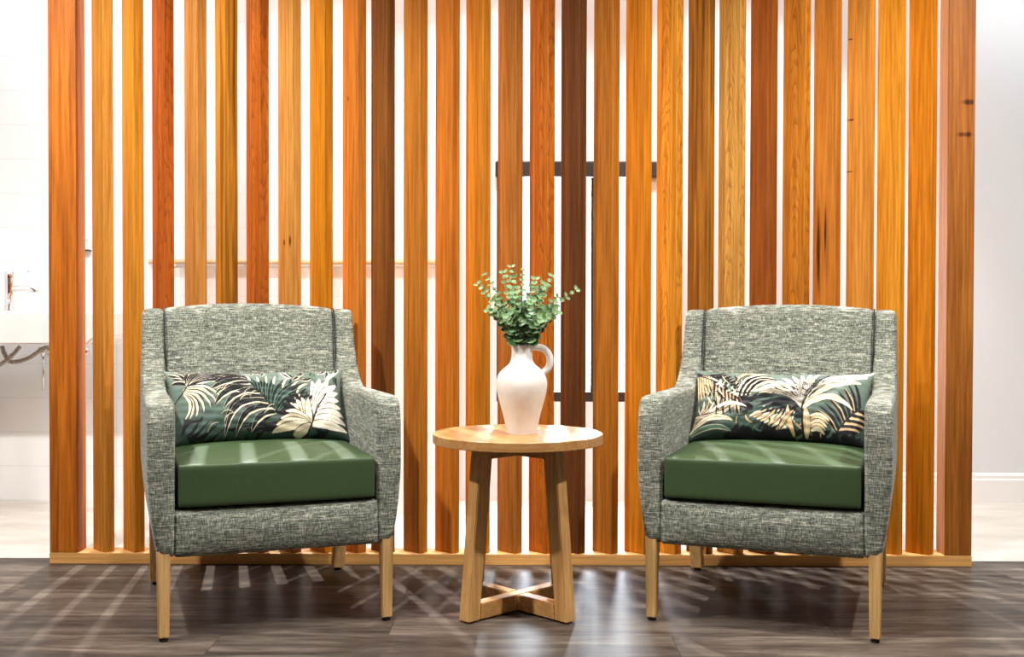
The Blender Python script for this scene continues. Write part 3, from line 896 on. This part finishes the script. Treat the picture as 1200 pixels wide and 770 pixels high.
tp = empty('mixer_tap', (-2.205, 4.80, .877)); tag(tp, 'chrome lever mixer tap standing on the white basin', 'tap')
bm = bmesh.new(); lathe(bm, [(0, 0), (.026, 0), (.026, .006), (.020, .010), (.0185, .10), (.019, .135), (.0205, .138), (.0205, .162), (.017, .168), (0, .169)], 32)
build('tap_body', bm, CHROME, tp, True)
bm = bmesh.new(); tube(bm, spline([(.01, 0, .095), (.06, 0, .098), (.10, 0, .094), (.118, 0, .082)], 16), [.013] * 14 + [.012, .012], 16)
build('spout', bm, CHROME, tp, True)
bm = bmesh.new(); box(bm, (-.012, -.009, .166), (.085, .009, .174), .003)
build('lever', bm, CHROME, tp)

def hose(pts, label):
    bm = bmesh.new(); tube(bm, spline(pts, 48), .0092, 12)
    return tag(build('flexible_hose', bm, BRAID, None, True), label, 'hose', 'braided hoses under the basin')
hose([(-2.285, 4.90, .722), (-2.275, 4.90, .69), (-2.245, 4.90, .652), (-2.18, 4.92, .666), (-2.125, 4.95, .708), (-2.125, 5.02, .712), (-2.150, 5.07, .704)], 'braided hose sagging in a loop under the white basin to the chrome valve')
hose([(-2.19, 4.87, .722), (-2.215, 4.86, .69), (-2.245, 4.84, .655), (-2.29, 4.84, .632), (-2.36, 4.84, .615), (-2.418, 4.85, .61)], 'braided hose running down under the white basin to the side wall')
v = empty('angle_valve', (-2.178, YB - .012, .70)); tag(v, 'chrome stop valve with a thin drop pipe under the basin', 'valve')
bm = bmesh.new(); tube(bm, [(0, 0, 0), (0, -.06, 0)], .010, 16); tube(bm, [(0, 0, 0), (0, -.005, 0)], .024, 20); tube(bm, [(-.02, -.05, .004), (.03, -.05, .004)], .009, 14); tube(bm, [(0, -.05, .012), (0, -.05, -.03)], .012, 14)
build('valve_body', bm, CHROME, v, True)
bm = bmesh.new(); tube(bm, [(0, -.05, -.03), (0, -.05, -.19)], .0055, 12)
build('drop_pipe', bm, CHROME, v, True)
dp = empty('soap_dispenser', (-2.003, YB - .012, 1.160)); tag(dp, 'small chrome fitting high on the tiled wall between end post and first slat', 'wall fitting')
bm = bmesh.new(); prism(bm, [(0, 0), (0, .055), (-.03, .048), (-.05, .030), (-.056, 0)], -.03, .03)
build('dispenser_shell', bm, CHROME, dp)
bm = bmesh.new(); box(bm, (-.031, -.057, -.006), (.031, 0, -.0005), .002)
build('dispenser_base', bm, BLACKP, dp)
kb = empty('robe_hook', (-1.990, YB - .012, .692)); tag(kb, 'round chrome knob low on the tiled wall between end post and first slat', 'hook')
bm = bmesh.new(); tube(bm, [(0, 0, 0), (0, -.03, 0)], .007, 12)
build('hook_stem', bm, CHROME, kb, True)
bm = bmesh.new(); b = bmesh.new(); lathe(b, [(0, 0), (.014, .001), (.019, .007), (.019, .015), (.014, .020), (0, .021)], 24); merge(bm, b, Matrix.Translation((0, -.027, 0)) @ Matrix.Rotation(R(90), 4, 'X'))
build('hook_knob', bm, CHROME, kb, True)

# ------------------------------------------------------------------ light
wd = bpy.data.worlds.new('World'); SC.world = wd; wd.use_nodes = True
bg = wd.node_tree.nodes['Background']
bg.inputs['Color'].default_value = (0.93, 0.97, 1.0, 1); bg.inputs['Strength'].default_value = 2.3

def spot(name, loc, target, power, size, ang, blend=.5, col=(1, 1, 1)):
    l = bpy.data.lights.new(name, 'SPOT'); l.energy = power; l.shadow_soft_size = size; l.spot_size = R(ang); l.spot_blend = blend; l.color = col
    o = bpy.data.objects.new(name, l); COL.objects.link(o); o.location = loc
    o.rotation_euler = (Vector(target) - Vector(loc)).to_track_quat('-Z', 'Y').to_euler()
    return o
WARM = (1.0, .97, .925)
for x, p in ((-1.7, 350), (-.5, 125), (.5, 125), (1.7, 310)):
    spot('downlight', (x, 2.42, ZC - .02), (x * .9, 3.1, 0), p, .05, 130, .6, WARM)
for x, p in ((-1.3, 30), (1.2, 20)):
    spot('downlight', (x, .9, ZC - .02), (x, 3.4, .9), p, .06, 120, .6, WARM)
# unseen spots added beyond the washroom wall to throw streaks onto the floor
spot('streak_spot', (-1.75, 6.8, 6.2), (-.6, 3.4, 0), 2700, .03, 60, .2)
spot('streak_spot', (.62, 6.8, 6.2), (.3, 3.4, 0), 1700, .03, 60, .2)

for x, p in ((-1.95, 27), (-.9, 60), (-.1, 80), (.95, 90), (2.3, 25)):  # fill spots added to brighten the back wall
    spot('washroom_fill', (x, 4.35, ZC - .06), (x, YB, 1.15 if abs(x) < 1.6 else 1.4), p, .06, 76 if abs(x) < 1.6 else 125, .5 if abs(x) < 1.6 else 1.0)
# daylight outside the window
l = bpy.data.lights.new('window_daylight', 'AREA'); l.shape = 'RECTANGLE'; l.size = .68; l.size_y = 1.1; l.energy = 130; l.color = (.78, .89, 1.0)
o = bpy.data.objects.new('window_daylight', l); COL.objects.link(o); o.location = (.24, YB + .35, 1.05); o.rotation_euler = (R(-90), 0, 0)

# ------------------------------------------------------------------ camera
cam = bpy.data.cameras.new('Camera'); co = bpy.data.objects.new('Camera', cam); COL.objects.link(co)
cam.sensor_fit = 'HORIZONTAL'; cam.sensor_width = 36; cam.lens = 36 * 1300 / 1200
co.matrix_world = Matrix.Translation((0, 0, .88)) @ Matrix.Rotation(R(.3), 4, 'Z') @ Matrix.Rotation(R(90 - .88), 4, 'X') @ Matrix.Rotation(R(.13), 4, 'Z')
cam.clip_start = .05
SC.camera = co
SC.view_settings.view_transform = 'Standard'; SC.view_settings.look = 'None'
SC.view_settings.exposure = 0; SC.view_settings.gamma = 1; SC.view_settings.use_curve_mapping = False
SC.cycles.use_denoising = True
SC.cycles.max_bounces = 8
